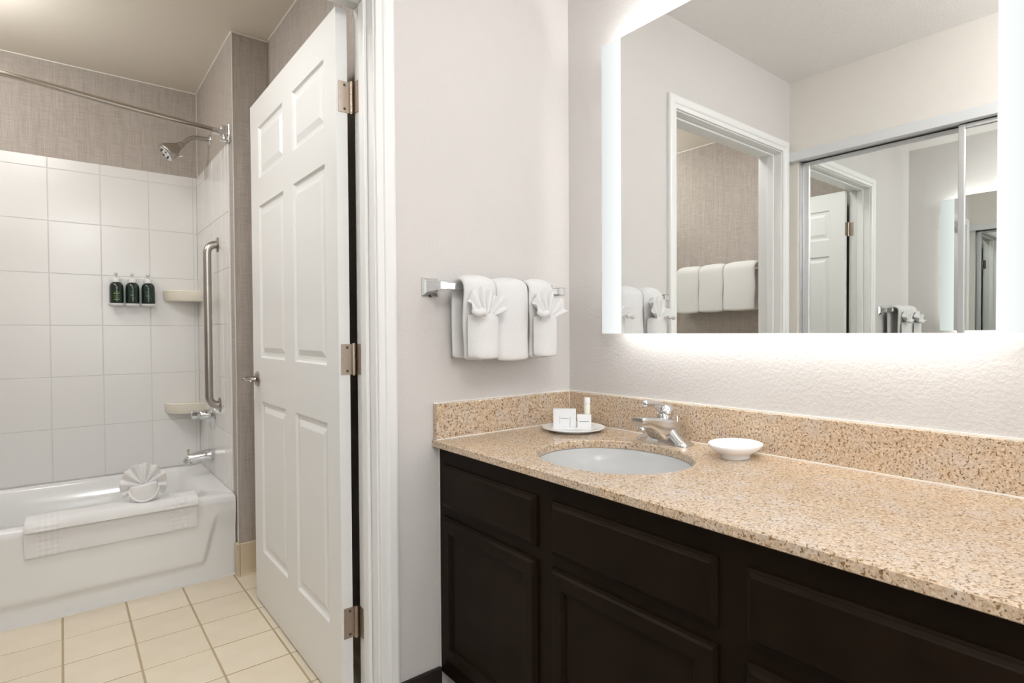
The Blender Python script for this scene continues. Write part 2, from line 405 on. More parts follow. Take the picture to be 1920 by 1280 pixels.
obj('jamb', bx((XS-.02, 0, 0), (XS, WT+.004, ZJ+.02), .0015), 'white_paint', jm)
obj('jamb', bx((XS, 0, ZJ), (XJ, WT+.004, ZJ+.02), .0015), 'white_paint', jm)
obj('door_stop', bx((XJ-.011, .037, 0), (XJ, .0725, ZJ), .003), 'white_paint', jm)
obj('door_stop', bx((XS, .037, 0), (XS+.011, .0725, ZJ), .003), 'white_paint', jm)
obj('door_stop', bx((XS+.011, .037, ZJ-.011), (XJ-.011, .0725, ZJ), .003), 'white_paint', jm)

# ---- six panel door, open into the bathroom
Y0, Y1, DX0, DX1, DZ0, DZ1 = .132, 1.0605, -.7945, -.7615, .0127, 2.0447
dr = thing('door_1', ((DX0+DX1)/2, Y0, 0), 'white six-panel bathroom door standing open with nickel hinges', 'door', kind='structure')
CY = [(.228, .525), (.632, .948)]; CZ = [(.232, .842), (1.016, 1.62), (1.731, 1.932)]
b = BM()
ye = [Y0]+[v for c in CY for v in c]+[Y1]; ze = [DZ0]+[v for c in CZ for v in c]+[DZ1]
for X in (DX0, DX1):
    for i in range(5):
        for j in range(7):
            if i % 2 and j % 2: continue
            quad(b, (X, ye[i], ze[j]), (X, ye[i+1], ze[j]), (X, ye[i+1], ze[j+1]), (X, ye[i], ze[j+1]))
quad(b, (DX0, Y0, DZ0), (DX1, Y0, DZ0), (DX1, Y0, DZ1), (DX0, Y0, DZ1)); quad(b, (DX0, Y1, DZ0), (DX1, Y1, DZ0), (DX1, Y1, DZ1), (DX0, Y1, DZ1))
quad(b, (DX0, Y0, DZ1), (DX1, Y0, DZ1), (DX1, Y1, DZ1), (DX0, Y1, DZ1)); quad(b, (DX0, Y0, DZ0), (DX1, Y0, DZ0), (DX1, Y1, DZ0), (DX0, Y1, DZ0))
bmesh.ops.remove_doubles(b, verts=b.verts, dist=1e-5)
obj('door_slab', b, 'white_paint', dr)
for (ya, yb) in CY:
    for (za, zb) in CZ:
        b = BM()
        for X, s in ((DX0, 1), (DX1, -1)):
            steps = [(0, 0), (.006, .007), (.012, .0085), (.022, .0085), (.040, .002), (.042, .0015)]
            rings = [[(X+s*d, ya+i_, za+i_), (X+s*d, yb-i_, za+i_), (X+s*d, yb-i_, zb-i_), (X+s*d, ya+i_, zb-i_)] for i_, d in steps]
            R = [[b.verts.new(p) for p in r] for r in rings]
            for p_, q_ in zip(R, R[1:]):
                for i in range(4): b.faces.new((p_[i], p_[(i+1) % 4], q_[(i+1) % 4], q_[i]))
            b.faces.new(R[-1])
        me_o = obj('panel', b, 'white_paint', dr)
def hinge(zc):
    b = bx((DX0+.006, Y0-.0025, zc-.0445), (DX1+.012, Y0-.0002, zc+.0445)); 
    h = obj('hinge', b, 'nickel', dr, label='satin nickel hinge')
    k = BM()
    for i in range(5):
        za = zc-.0445+i*.0178; tube(k, [(XJ-.010, Y0-.0055, za+.0004), (XJ-.010, Y0-.0055, za+.0174)], .0062, 14)
    tube(k, [(XJ-.010, Y0-.0055, zc-.047), (XJ-.010, Y0-.0055, zc+.047)], .0045, 12)
    obj('knuckle', k, 'nickel', h, smooth=True, angle=40)
    obj('jamb_leaf', bx((XJ-.012, Y0-.033, zc-.0445), (XJ-.0005, Y0-.0035, zc+.0445)) if False else bx((XJ-.0024, Y0-.034, zc-.0445), (XJ-.0002, Y0-.001, zc+.0445)), 'nickel', h)
    for dx, dz in ((.014, 0), (.024, .034), (.024, -.034)):
        obj('screw', lathe(BM(), [(.0042, 0), (.0036, .0009), (.001, .0005)], (DX0+dx, Y0-.0023, zc+dz), (0, -1, 0), 12), 'screw' if dz else 'nickel', h)
for zc in (.2655, 1.0365, 1.793): hinge(zc)
hd = obj('rose', lathe(BM(), [(.031, 0), (.031, .004), (.026, .009), (.013, .012), (.011, .02), (.011, .05), (.008, .054)], (DX0, .992, .928), (-1, 0, 0), 32), 'dark_steel', dr, smooth=True, angle=35, label='nickel lever handle rose')
obj('lever', tube(BM(), catmull([(DX0-.046, .992, .928), (DX0-.052, .970, .929), (DX0-.053, .935, .929), (DX0-.050, .895, .924)], 5), [.010, .010, .0098, .0095, .0092, .009, .009, .009, .009, .009, .009, .009, .0088, .0085, .008, .007], 14), 'dark_steel', hd, smooth=True)
obj('lever_tip', tube(BM(), [(DX0-.044, .990, .928), (DX0-.052, 1.004, .928), (DX0-.056, 1.025, .9285)], [.010, .009, .006], 12), 'dark_steel', hd, smooth=True)

# ------------------------------------------------------------------ bathtub
tb = thing('bathtub', ((XE+XL)/2, YT, 0), 'white enamel bathtub with panelled apron below the tiled wall', 'bathtub')
ZT = .372
def rr(cx, cy, hx, hy, r, n=10):
    out = []
    for sx, sy, a0 in ((1, 1, 0), (-1, 1, 90), (-1, -1, 180), (1, -1, 270)):
        for i in range(n+1):
            a = math.radians(a0+90*i/n); out.append((cx+sx*(hx-r)+r*math.cos(a), cy+sy*(hy-r)+r*math.sin(a)))
    return out
tx0, tx1, ty0, ty1 = XL+.002, XE-.004, YT, YB-.006
ox, oy = (tx0+tx1)/2, (ty0+ty1)/2
ix0, ix1, iy0, iy1 = tx0+.10, tx1-.115, ty0+.095, ty1-.055
b = BM(); rings = []
def ringz(cx, cy, hx, hy, r, z): return [(px, py, z) for px, py in rr(cx, cy, hx, hy, r)]
H = lambda a, c: (c-a)/2
cx, cy = (ix0+ix1)/2, (iy0+iy1)/2
rings = [ringz(ox, oy, H(tx0, tx1), H(ty0, ty1)-.0, .001, ZT-.03),
         ringz(ox, oy, H(tx0, tx1), H(ty0, ty1)-.002, .002, ZT-.010),
         ringz(ox, oy, H(tx0, tx1)-.003, H(ty0, ty1)-.010, .010, ZT),
         ringz(cx, cy, H(ix0, ix1)+.012, H(iy0, iy1)+.012, .13, ZT),
         ringz(cx, cy, H(ix0, ix1), H(iy0, iy1), .12, ZT-.012),
         ringz(cx, cy, H(ix0, ix1)-.03, H(iy0, iy1)-.02, .12, ZT-.14),
         ringz(cx, cy, H(ix0, ix1)-.07, H(iy0, iy1)-.05, .12, .10),
         ringz(cx, cy, H(ix0, ix1)-.13, H(iy0, iy1)-.10, .12, .065)]
loft(b, rings, cap=False)
b.verts.ensure_lookup_table(); n_ = len(rings[0]); b.faces.new([b.verts[(len(rings)-1)*n_+i] for i in range(n_)])
obj('basin', b, 'tub', tb, smooth=True, angle=50)
# apron with a raised panel that slopes away at the bottom and to the right
b = BM(); nx_, nz_ = 140, 34; V = []
def sst(e0, e1, t):
    t = max(0, min(1, (t-e0)/(e1-e0))); return t*t*(3-2*t)
for j in range(nz_+1):
    z = (ZT-.03)*j/nz_; row = []
    for i in range(nx_+1):
        u = (i/nx_)**1.0; x = tx0+(tx1-tx0)*(1-(1-u)**1.5)
        edge = -.943+.061*max(0, (z-.064)/.24)
        inside = (1-sst(edge-.004, edge+.016, x))*sst(.072, .096, z)
        depth = .014*(1-sst(.20, .315, z))
        row.append(b.verts.new((x, YT+depth*(1-inside), z)))
    V.append(row)
for j in range(nz_):
    for i in range(nx_): b.faces.new((V[j][i], V[j][i+1], V[j+1][i+1], V[j+1][i]))
obj('apron', b, 'tub', tb, smooth=True)
obj('caulk_line', bx((tx0, YT-.006, 0), (tx1, YT+.016, .006), .002), 'caulk', tb)

# ------------------------------------------------------------------ vanity cabinet
vc = thing('vanity_cabinet', (-.28, -.95, 0), 'long dark espresso wooden vanity cabinet under the granite worktop', 'cabinet')
XF, XD, ZCB = -.5425, -.557, .777
YE = -1.93
b = BM()
box(b, (XF, YE, .10), (XF+.019, -.004, ZCB-.002)); box(b, (XF+.019, -.022, .10), (-.004, -.004, ZCB-.002)); box(b, (XF+.019, YE, .10), (-.004, YE+.018, ZCB-.002))
box(b, (XF+.019, YE+.018, .10), (-.004, -.022, .118)); box(b, (-.010, YE+.018, .118), (-.004, -.022, ZCB-.002)); box(b, (-.47, YE, .0), (-.452, -.004, .10))
for yy_ in (-.474, -.946, -1.417): box(b, (XF+.019, yy_-.009, .118), (-.010, yy_+.009, .60))
obj('carcass', b, 'espresso', vc)
obj('scribe_strip', bx((XF-.003, -.004, .10), (XF, -.0005, ZCB-.002)), 'caulk', vc)
def slab_front(y0, y1, z0, z1):
    st = [(0, XF), (0, XF-.006), (.0035, XF-.0075), (.0045, XF-.0095), (.010, XF-.0125), (.012, XD)]
    return loft(BM(), [[(x, y0-i, z0+i), (x, y1+i, z0+i), (x, y1+i, z1-i), (x, y0-i, z1-i)] for i, x in st])
def door_front(y0, y1, z0, z1, f=.044):
    st = [(0, XF), (0, XF-.006), (.0035, XF-.0075), (.0045, XF-.0095), (.008, XF-.0135), (.0095, XD), (f-.006, XD), (f-.004, XD+.002), (f, XD+.003), (f+.002, XD+.0085)]
    return loft(BM(), [[(x, y0-i, z0+i), (x, y1+i, z0+i), (x, y1+i, z1-i), (x, y0-i, z1-i)] for i, x in st], cap=False), st
def door_panel(y0, y1, z0, z1, f=.046):
    return bx((XD+.0085, y0-f+.002, z0+f-.002), (XF, y1+f-.002, z1-f+.002))
bays = [(-.031, -.448), (-.500, -.919), (-.972, -1.391), (-1.443, -1.862)]
for k, (y0, y1) in enumerate(bays):
    obj('drawer_front', slab_front(y0, y1, .604, .7265), 'espresso', vc)
    if k == 2:
        obj('drawer_front', slab_front(y0, y1, .392, .571), 'espresso', vc); obj('drawer_front', slab_front(y0, y1, .155, .360), 'espresso', vc)
    else:
        bm_, _ = door_front(y0, y1, .155, .574)
        d_ = obj('cabinet_door', bm_, 'espresso', vc)
        obj('door_panel', door_panel(y0, y1, .155, .574), 'espresso', d_)

# ------------------------------------------------------------------ granite worktop with sink hole
ct = thing('countertop', (-.28, -.95, .777), 'speckled tan granite worktop with backsplash along two walls', 'countertop')
ZC, CD, CT = .797, .5665, .0215
SX, SY, SA, SB = -.318, -.483, .183, .206       # sink centre, half width X, half length Y
X0, X1, Ya, Yb = -CD, -.001, YE-.03, -.001
angs = sorted([2*math.pi*i/72 for i in range(72)]+[math.atan2(yy-SY, xx-SX) % (2*math.pi) for xx in (X0, X1) for yy in (Ya, Yb)])
def rect_hit(a, ins=0):
    dx, dy = math.cos(a), math.sin(a); t = 1e9
    if dx > 1e-9: t = min(t, (X1-ins-SX)/dx)
    if dx < -1e-9: t = min(t, (X0+ins-SX)/dx)
    if dy > 1e-9: t = min(t, (Yb-ins-SY)/dy)
    if dy < -1e-9: t = min(t, (Ya+ins-SY)/dy)
    return SX+dx*t, SY+dy*t
def ell(a, k=1.0):
    r = k/math.sqrt((math.cos(a)/SA)**2+(math.sin(a)/SB)**2); return SX+r*math.cos(a), SY+r*math.sin(a)
def clampi(p, ins): return (min(max(p[0], X0+ins), X1-ins), min(max(p[1], Ya+ins), Yb-ins))
b = BM()
loops = [[(*ell(a), ZC-CT) for a in angs], [(*ell(a), ZC-.003) for a in angs], [(*ell(a, 1.012), ZC) for a in angs],
         [(*clampi(rect_hit(a), .003), ZC) for a in angs], [(*rect_hit(a), ZC-.003) for a in angs], [(*rect_hit(a), ZC-CT+.002) for a in angs], [(*clampi(rect_hit(a), .002), ZC-CT) for a in angs], [(*ell(a), ZC-CT) for a in angs]]
loft(b, loops, cap=False); bmesh.ops.remove_doubles(b, verts=b.verts, dist=1e-6)
obj('worktop', b, 'granite', ct)
ZS = .9025
obj('backsplash', bx((-.020, Ya, ZC), (-.001, -.0005, ZS), .0015), 'granite', ct)
obj('backsplash', bx((-CD+.004, -.020, ZC), (-.0205, -.0005, ZS), .0015), 'granite', ct)
ck_ = [((-.0225, Ya, ZC-.0005), (-.020, -.020, ZC+.0025)), ((-CD+.004, -.0225, ZC-.0005), (-.020, -.020, ZC+.0025)), ((-.006, Ya, ZS-.001), (0, -.0005, ZS+.0035)), ((-CD+.004, -.006, ZS-.001), (-.001, 0, ZS+.0035)), ((-.0215, -.0215, ZC), (-.0195, -.0195, ZS))]
for a_, b_ in ck_: obj('caulk_line', bx(a_, b_), 'caulk', ct)

sk = thing('sink', (SX, SY, .64), 'white oval undermount sink set into the granite worktop', 'sink')
b = BM(); prof = [(1.05, -.0005), (1.05, -.012), (1.0, -.004), (.985, -.006), (.965, -.03), (.90, -.075), (.76, -.11), (.5, -.132), (.2, -.140), (.11, -.141)]
prof = [(1.06, .0), (1.0, .0), (.985, -.004), (.95, -.013), (.87, -.030), (.75, -.049), (.58, -.067), (.35, -.080), (.11, -.085)]
loft(b, [[(SX+SA*r*math.cos(a), SY+SB*r*math.sin(a), ZC-CT-.001+h) for a in [2*math.pi*i/64 for i in range(64)]] for r, h in prof], cap=False)
bmesh.ops.solidify(b, geom=b.faces[:], thickness=.004)
obj('bowl', b, 'porcelain', sk, smooth=True)
obj('drain', lathe(BM(), [(.022, 0), (.022, .003), (.016, .004), (.015, .001)], (SX, SY, ZC-CT-.088), (0, 0, 1), 24), 'chrome', sk, smooth=True)

# ------------------------------------------------------------------ faucet
FXc, FYc = -.085, -.470
fc = thing('faucet', (FXc, FYc, ZC), 'chrome single-lever faucet behind the sink', 'faucet')
b = BM(); rings = []
HK = [(0, .066), (.18, .063), (.35, .052), (.55, .034), (.75, .020), (.92, .012), (1, .006)]
def hk_(t):
    for (a0, h0), (a1, h1) in zip(HK, HK[1:]):
        if t <= a1: return h0+(h1-h0)*(t-a0)/(a1-a0)
    return HK[-1][1]
for i in range(25):
    t = -1+2*i/24; y = FYc+t*.084
    hgt = hk_(abs(t)); hw = .030*(1-abs(t)**6*.35)
    ring = []
    for (ux, uz) in ((-1, 0), (-1, .35), (-.93, .7), (-.72, .92), (-.35, 1), (.35, 1), (.72, .92), (.93, .7), (1, .35), (1, 0)):
        ring.append((FXc+ux*hw*(1-.22*uz*hgt/.066), y, ZC+uz*hgt))
    rings.append(ring)
obj('base', loft(b, rings), 'chrome', fc, smooth=True, angle=60)
b = BM(); rings = []
for (x, zt_, zb_, hw) in ((-.058, .858, .800, .040), (-.080, .866, .800, .041), (-.100, .870, .801, .037), (-.122, .873, .812, .031), (-.145, .8755, .832, .026), (-.172, .878, .847, .0225), (-.198, .880, .853, .021), (-.206, .8785, .8555, .0195)):
    ring = []
    for k in range(20):
        a = 2*math.pi*k/20; ca, sa = math.cos(a), math.sin(a)
        ring.append((x, FYc+math.copysign(abs(ca)**.4, ca)*hw, (zt_+zb_)/2+math.copysign(abs(sa)**.4, sa)*(zt_-zb_)/2))
    rings.append(ring)
sp_ = obj('spout', loft(b, rings), 'chrome', fc, smooth=True, angle=40)
obj('aerator', lathe(BM(), [(.0115, 0), (.0115, .012), (.010, .014)], (-.188, FYc, .845), (0, 0, 1), 20), 'chrome', sp_, smooth=True, angle=40)
hb = obj('handle', lathe(BM(), [(.019, 0), (.0205, .006), (.0235, .014), (.0245, .022), (.0225, .032), (.016, .039), (.006, .043)], (FXc+.003, FYc, .864), (0, 0, 1), 24), 'chrome', fc, smooth=True)
obj('lever', tube(BM(), catmull([(FXc-.002, FYc, .900), (FXc-.035, FYc+.002, .909), (FXc-.065, FYc+.004, .9135), (FXc-.086, FYc+.006, .914)], 4), [.0095, .009, .0085, .008, .0075, .0072, .0072, .0075, .008, .0088, .0095, .0098, .008], 12), 'chrome', hb, smooth=True)
obj('pop_up_rod', tube(BM(), [(FXc+.034, FYc-.018, .81), (FXc+.034, FYc-.018, .872)], [.0025, .0025], 10), 'chrome', fc, smooth=True)

# ------------------------------------------------------------------ lit mirror
MY0, MY1, MZ0, MZ1, MXF = -.2078, -1.269, 1.1061, 2.0191, -.0558
mr = thing('vanity_mirror', (-.03, (MY0+MY1)/2, MZ0), 'large rectangular backlit mirror with frosted glowing side strips', 'mirror')
obj('mirror_glass', bx((MXF, MY0-.0798, MZ0), (MXF+.005, MY1+.0798, MZ1)), 'mirror', mr)
for y0, y1 in ((MY0, MY0-.0798), (MY1+.0798, MY1)):
    obj('frosted_strip', bx((MXF, y0, MZ0), (MXF+.005, y1, MZ1)), 'strip', mr, label='glowing frosted glass strip')
obj('back_box', bx((MXF+.0055, MY0-.030, MZ0+.030), (-.0005, MY1+.030, MZ1-.030)), 'white_paint', mr)
for a_, b_, m_ in (((-.046, MY0-.045, MZ0+.0245), (-.036, MY1+.045, MZ0+.0295), 'led'), ((-.046, MY0-.045, MZ1-.0295), (-.036, MY1+.045, MZ1-.0245), 'led_top'),
                   ((-.046, MY0-.0295, MZ0+.045), (-.036, MY0-.0245, MZ1-.045), 'led_side'), ((-.046, MY1+.0245, MZ0+.045), (-.036, MY1+.0295, MZ1-.045), 'led_side')):
    obj('led_tape', bx(a_, b_), m_, mr)

# ------------------------------------------------------------------ closet sliding doors (seen in the mirror)
tk = thing('closet_track', (XC, -.8, 2.0), 'white aluminium header track above the mirrored closet doors', 'track')
obj('fascia', bx((XC-.002, -1.56, 2.004), (XC+.034, -.014, 2.052), .0015), 'fascia', tk)
obj('rail', bx((XC-.085, -1.555, 2.006), (XC-.002, -.016, 2.03)), 'alu', tk)
obj('side_channel', bx((XC-.085, -.052, .0), (XC-.012, -.0455, 2.004)), 'alu', tk)
obj('floor_rail', bx((XC-.085, -1.555, 0), (XC-.004, -.05, .012)), 'alu', tk)
def sliding(y0, y1, xc, label):
    s = thing('closet_door', (xc, (y0+y1)/2, .012), label, 'closet door', 'sliding mirrored closet doors')
    z0, z1 = .016, 2.002
    obj('mirror_pane', bx((xc-.003, y0-.018, z0+.02), (xc+.003, y1+.018, z1-.016)), 'mirror_dim', s)
    for a, c in ((y0, y0-.034 if y0 > -.1 else y0-.024), (y1+.024, y1)):
        bb_ = BM(); box(bb_, (xc-.012, a, z0), (xc+.012, c, z1), .003); obj('stile', bb_, 'alu', s)
    obj('top_rail', bx((xc-.010, y0-.022, z1-.020), (xc+.010, y1+.022, z1), .002), 'alu', s)
    obj('bottom_rail', bx((xc-.010, y0-.022, z0), (xc+.010, y1+.022, z0+.03), .002), 'alu', s)
sliding(-.052, -.80, XC-.052, 'mirrored sliding closet door beside the doorway, on the rear track')
sliding(-.728, -1.545, XC-.018, 'mirrored sliding closet door farther from the doorway, on the front track')

# ------------------------------------------------------------------ towels
def smooth_noise(x, y, s=0):
    return math.sin(x*37+s)*math.cos(y*23+s*1.7)*.5+math.sin(x*11+y*17+s*2.3)*.5
def draped(name, x0, x1, yb, zb, zf, zk, gap, th, mat, parent, seed=0, axis='x', bulge=.010, n=12):
    """towel folded over a bar at (yb, zb): front flap to zf, back flap to zk; gap = half distance of the flaps. axis: direction of the bar"""
    b = BM(); path = []
    m = 14
    for i in range(m+1): path.append((-gap, zf+(zb-zf)*i/m, 1-i/m))
    for i in range(1, 8):
        a = math.pi*i/8; path.append((-gap*math.cos(a), zb+gap*.75*math.sin(a), 0))
    for i in range(m+1): path.append((gap, zb+(zk-zb)*i/m, 0))
    rings = []
    for i, (u, z, fr) in enumerate(path):
        p0 = path[max(i-1, 0)]; p1 = path[min(i+1, len(path)-1)]
        tx, tz = p1[0]-p0[0], p1[1]-p0[1]; L = math.hypot(tx, tz) or 1; nu, nz = -tz/L, tx/L
        ring = []
        for side in (1, -1):
            for k in range(n+1):
                f = k/n if side == 1 else 1-k/n
                e = 1-abs(2*f-1)**5*.55; e *= (1 if side == -1 else 1+bulge/th*(1-(2*f-1)**2))
                wob = .0018*smooth_noise(f*.11+seed, z, seed)
                off = side*th/2*e+wob
                w_ = x0+(x1-x0)*f+.0025*math.sin(z*31+seed)*(1 if fr else .3)
                ring.append((w_, u+nu*off, z+nz*off) if axis == 'x' else (u, w_, z))
                if axis == 'y': ring[-1] = (u+nu*off, w_, z+nz*off)
        rings.append(ring)
    if axis == 'x': rings = [[(p[0], yb+p[1], p[2]) for p in r] for r in rings]
    else: rings = [[(yb-p[0], p[1], p[2]) for p in r] for r in rings]
    loft(b, rings)
    o = obj(name, b, mat, parent, smooth=True)
    return mods(o, sub=1)
def fan(centre, R, a0, a1, pleats, nrm, upv, amp, mat, name, parent, r0=.012, curl=.3, sol=.004, sw=1.0):
    """pleated fan: centre, facing direction nrm, up direction upv"""
    nrm = Vector(nrm).normalized(); upv = Vector(upv).normalized(); side = upv.cross(nrm).normalized()
    b = BM(); na, nr = pleats*8, 9; V = []
    for i in range(na+1):
        f = i/na; a = a0+(a1-a0)*f; row = []
        for j in range(nr+1):
            t = j/nr; r = r0+(R*(1+.05*math.sin(f*9))-r0)*t
            ph = math.sin(f*pleats*2*math.pi); off = amp*(.25+.75*t)*ph - curl*R*.35*max(0, (t-.7)/.3)**2*0
            off += -curl*.03*(abs(2*f-1)**3)*t
            row.append(b.verts.new(Vector(centre)+side*(sw*r*math.sin(a))+upv*(r*math.cos(a)+.004*ph*t)+nrm*off))
        V.append(row)
    for i in range(na):
        for j in range(nr): b.faces.new((V[i][j], V[i+1][j], V[i+1][j+1], V[i][j+1]))
    return mods(obj(name, b, mat, parent, smooth=True), sol=sol, sub=1)

# towel bar on the front wall
BZ, BY = 1.246, -.066
tbr = thing('towel_bar', (-.345, -.005, BZ), 'chrome towel bar on the wall between door and mirror', 'towel bar')
for X in (-.572, -.112):
    p_ = obj('bracket', loft(BM(), [[(X+sx*h, y, BZ+sz*h) for sx, sz in ((-1, -1), (1, -1), (1, 1), (-1, 1))] for h, y in ((.0265, -.0005), (.0265, -.005), (.021, -.010), (.0165, -.013), (.0135, -.030), (.0125, -.080), (.010, -.083))]), 'chrome', tbr)
    obj('screw', lathe(BM(), [(.0035, 0), (.0035, .003)], (X, -.006, BZ-.0265), (0, -.3, -1), 10), 'screw', p_)
obj('bar', bx((-.572, BY-.009, BZ-.010), (-.112, BY+.009, BZ+.010), .002), 'chrome', tbr)
TX = [(-.517, -.402), (-.400, -.276), (-.270, -.171)]
lab = ['white hand towel with fanned washcloth nearest the door casing', 'plain white hand towel in the middle of the towel bar', 'white hand towel with fanned washcloth nearest the mirror']
HT = []
for i, (xa, xb) in enumerate(TX):
    t_ = thing('hand_towel', ((xa+xb)/2, BY, 1.028), lab[i], 'towel', 'hand towels on the chrome bar')
    draped('fold', xa, xb, BY, BZ-.001, 1.030-.006*(i == 1), 1.034, .031, .018, 'terry', t_, seed=i*2.1+.4, bulge=.012)
    HT.append(t_)
    if i != 1:
        # pocket flap in front
        b = BM(); rings = []
        for k in range(9):
            f = k/8; z = 1.033+(1.168-1.033)*f; ring = []
            for s in (0, 1):
                for m_ in range(11):
                    g = m_/10 if s == 0 else 1-m_/10
                    yy = BY-.047-.020*(1-(2*g-1)**4)-(.007 if s == 0 else 0)*(1-(2*g-1)**6)
                    ring.append((xa+.001+(xb-xa-.002)*g, yy, z))
            rings.append(ring)
        mods(obj('pocket', loft(b, rings), 'terry', t_, smooth=True), sub=1)
for i, cx_ in ((0, -.458), (2, -.217)):
    wc = thing('washcloth', (cx_, BY-.07, 1.16), 'white washcloth folded as a fan in the towel pocket nearest the ' + ('door' if i == 0 else 'mirror'), 'washcloth', 'fanned washcloths')
    fan((cx_, BY-.064, 1.152), .096, math.radians(-78), math.radians(78), 5, (-.1, -1, .22), (0, .22, 1), .012, 'terry', 'pleats', wc, curl=-1.0, sw=.66)
    sc_ = catmull([(cx_-.058, BY-.078, 1.176), (cx_-.050, BY-.092, 1.166), (cx_-.036, BY-.094, 1.170), (cx_-.022, BY-.088, 1.163)], 5)
    obj('curled_corner', tube(BM(), sc_, [.005]+[.0095]*4+[.011]*6+[.009]*4+[.005], 12), 'terry', wc, smooth=True)

# bath towels on the bathroom's left wall (seen in the mirror)
bt = thing('towel_bar', (XL, .79, 1.5), 'towel bar on the bathroom wallpaper under the folded bath towels', 'towel bar')
BX = XL+.075
obj('bar', tube(BM(), [(BX, .44, 1.53), (BX, 1.14, 1.53)], .009), 'chrome', bt, smooth=True)
for y in (.45, 1.13): obj('bracket', lathe(BM(), [(.025, 0), (.025, .006), (.011, .012), (.011, .085)], (XL, y, 1.53), (1, 0, 0), 20), 'chrome', bt, smooth=True, angle=40)
for i, (ya, yb) in enumerate(((1.092, .905), (.903, .712), (.710, .480))):
    t_ = thing('bath_towel', (BX, (ya+yb)/2, 1.235), ['folded white bath towel on the bathroom bar, nearest the tub', 'folded white bath towel in the middle of the bathroom bar', 'folded white bath towel on the bathroom bar, nearest the door'][i], 'towel', 'bath towels on the bathroom bar')
    draped('fold', yb, ya, BX, 1.535, 1.238+.004*i, 1.25, .048, .034, 'terry_b', t_, seed=3+i, axis='y', bulge=.005)

# bath mat over the tub rim
bmx = thing('bath_mat', (-1.25, YT, ZT), 'white terry bath mat with woven diamonds draped over the tub rim', 'bath mat')
def sheet(path, x0, x1, th, skew=0, n=26):
    b = BM(); rings = []
    for i in range(n+1):
        f = i/n; x = x0+(x1-x0)*f; ring = []
        up_, dn = [], []
        for k, (y, z) in enumerate(path):
            p0 = path[max(k-1, 0)]; p1 = path[min(k+1, len(path)-1)]
            ty, tz = p1[0]-p0[0], p1[1]-p0[1]; L = math.hypot(ty, tz) or 1; ny, nz = -tz/L, ty/L
            wv = .0012*math.sin(f*19+k)
            up_.append((x+skew*(ZT-z), y+ny*(th/2+wv), z+nz*(th/2+wv))); dn.append((x+skew*(ZT-z), y-ny*th/2, z-nz*th/2))
        rings.append(up_+dn[::-1])
    return loft(b, rings)
f0 = YT-.009
path = [(f0, .262), (f0, .30), (f0, .335), (f0, .36), (f0+.003, .374), (f0+.012, .3795), (YT+.03, .3795), (YT+.06, .3795)]
obj('hanging_layer', sheet(path, -1.543, -.962, .011, .02), 'mat_terry', bmx, smooth=True, angle=50)
path = [(f0-.018, .362), (f0-.017, .376), (f0-.009, .3905), (f0+.008, .3955), (YT+.045, .3945), (YT+.082, .3935)]
obj('folded_layer', sheet(path, -1.538, -.958, .014, .0), 'mat_terry', bmx, smooth=True, angle=50)

# shell-folded washcloth standing on the mat
sh = thing('shell_washcloth', (-1.153, YT+.030, .401), 'white washcloth folded into a scallop shell on the bath mat', 'washcloth')
SC = Vector((-1.153, YT+.030, .401))
vdir = (Vector((-1.4192, -1.4519, .45))-SC); vdir.z = 0; vdir.normalize()
fan(SC+Vector((0, 0, .068)), .098, math.radians(-120), math.radians(120), 8, vdir+Vector((0, 0, .12)), (0, 0, 1), .0125, 'terry_s', 'pleats', sh, r0=.010, curl=.6, sol=.005, sw=.84)
b = BM(); rings = []
for h, r in ((0, .044), (.004, .048), (.02, .0505), (.045, .0515), (.068, .0505), (.076, .046), (.074, .036)):
    rings.append([SC+Vector((r*1.02*math.cos(a), r*.62*math.sin(a), h+(.006*math.cos(a) if h > .05 else 0))) for a in [2*math.pi*i/32 for i in range(32)]])
rot = math.atan2(vdir.y, vdir.x)+math.pi/2
mrot = Matrix.Rotation(rot, 4, 'Z')
rings = [[SC+mrot@(p-SC) for p in r] for r in rings]
mods(obj('wrapped_band', loft(b, rings), 'terry_s', sh, smooth=True), sub=1)
b = BM()
pts = []
for i in range(13):
    a = math.pi*(1.02+.96*i/12); h = .058-.052*math.sin(math.pi*min(1, i/12*1.0))**.9
    pts.append(SC+mrot@Vector((.0535*1.02*math.cos(a), .0535*.62*math.sin(a), max(.006, h))))
obj('fold_edge', tube(b, pts, [.002]+[.0045]*11+[.002], 8), 'terry_s', sh, smooth=True)

# ------------------------------------------------------------------ shower fittings
rodp = catmull([(XE-.002, 1.432, 2.036), (-.864, 1.416, 2.0395), (-1.0764, 1.3713, 2.04), (-1.2634, 1.3257, 2.04), (-1.4281, 1.2797, 2.04), (-1.574, 1.2445, 2.04), (-1.74, 1.225, 2.04), (-1.95, 1.255, 2.04), (-2.2, 1.345, 2.04), (XL+.002, 1.432, 2.036)], 8)
rd = thing('shower_curtain_rod', (XE, 1.432, 2.036), 'bowed satin steel shower curtain rod above the bathtub', 'curtain rod')
obj('rod', tube(BM(), rodp, .0125, 16), M_('rod_steel', (.52, .47, .42), .22, 1.0), rd, smooth=True)
obj('end_plate', bx((XE-.008, 1.408, 1.995), (XE, 1.458, 2.080), .004), 'chrome', rd)
obj('pivot_knuckle', lathe(BM(), [(.006, -.036), (.016, -.034), (.0185, -.028), (.0185, .028), (.016, .034), (.006, .036)], (XE-.022, 1.43, 2.036), (0, 0, 1), 24), 'chrome', rd, smooth=True)
obj('rod_socket', tube(BM(), [(XE-.018, 1.4275, 2.036), (XE-.074, 1.415, 2.039)], .0155, 18), 'chrome', rd, smooth=True, angle=40)
obj('end_plate', bx((XL, 1.408, 1.995), (XL+.008, 1.458, 2.080), .004), 'chrome', rd)

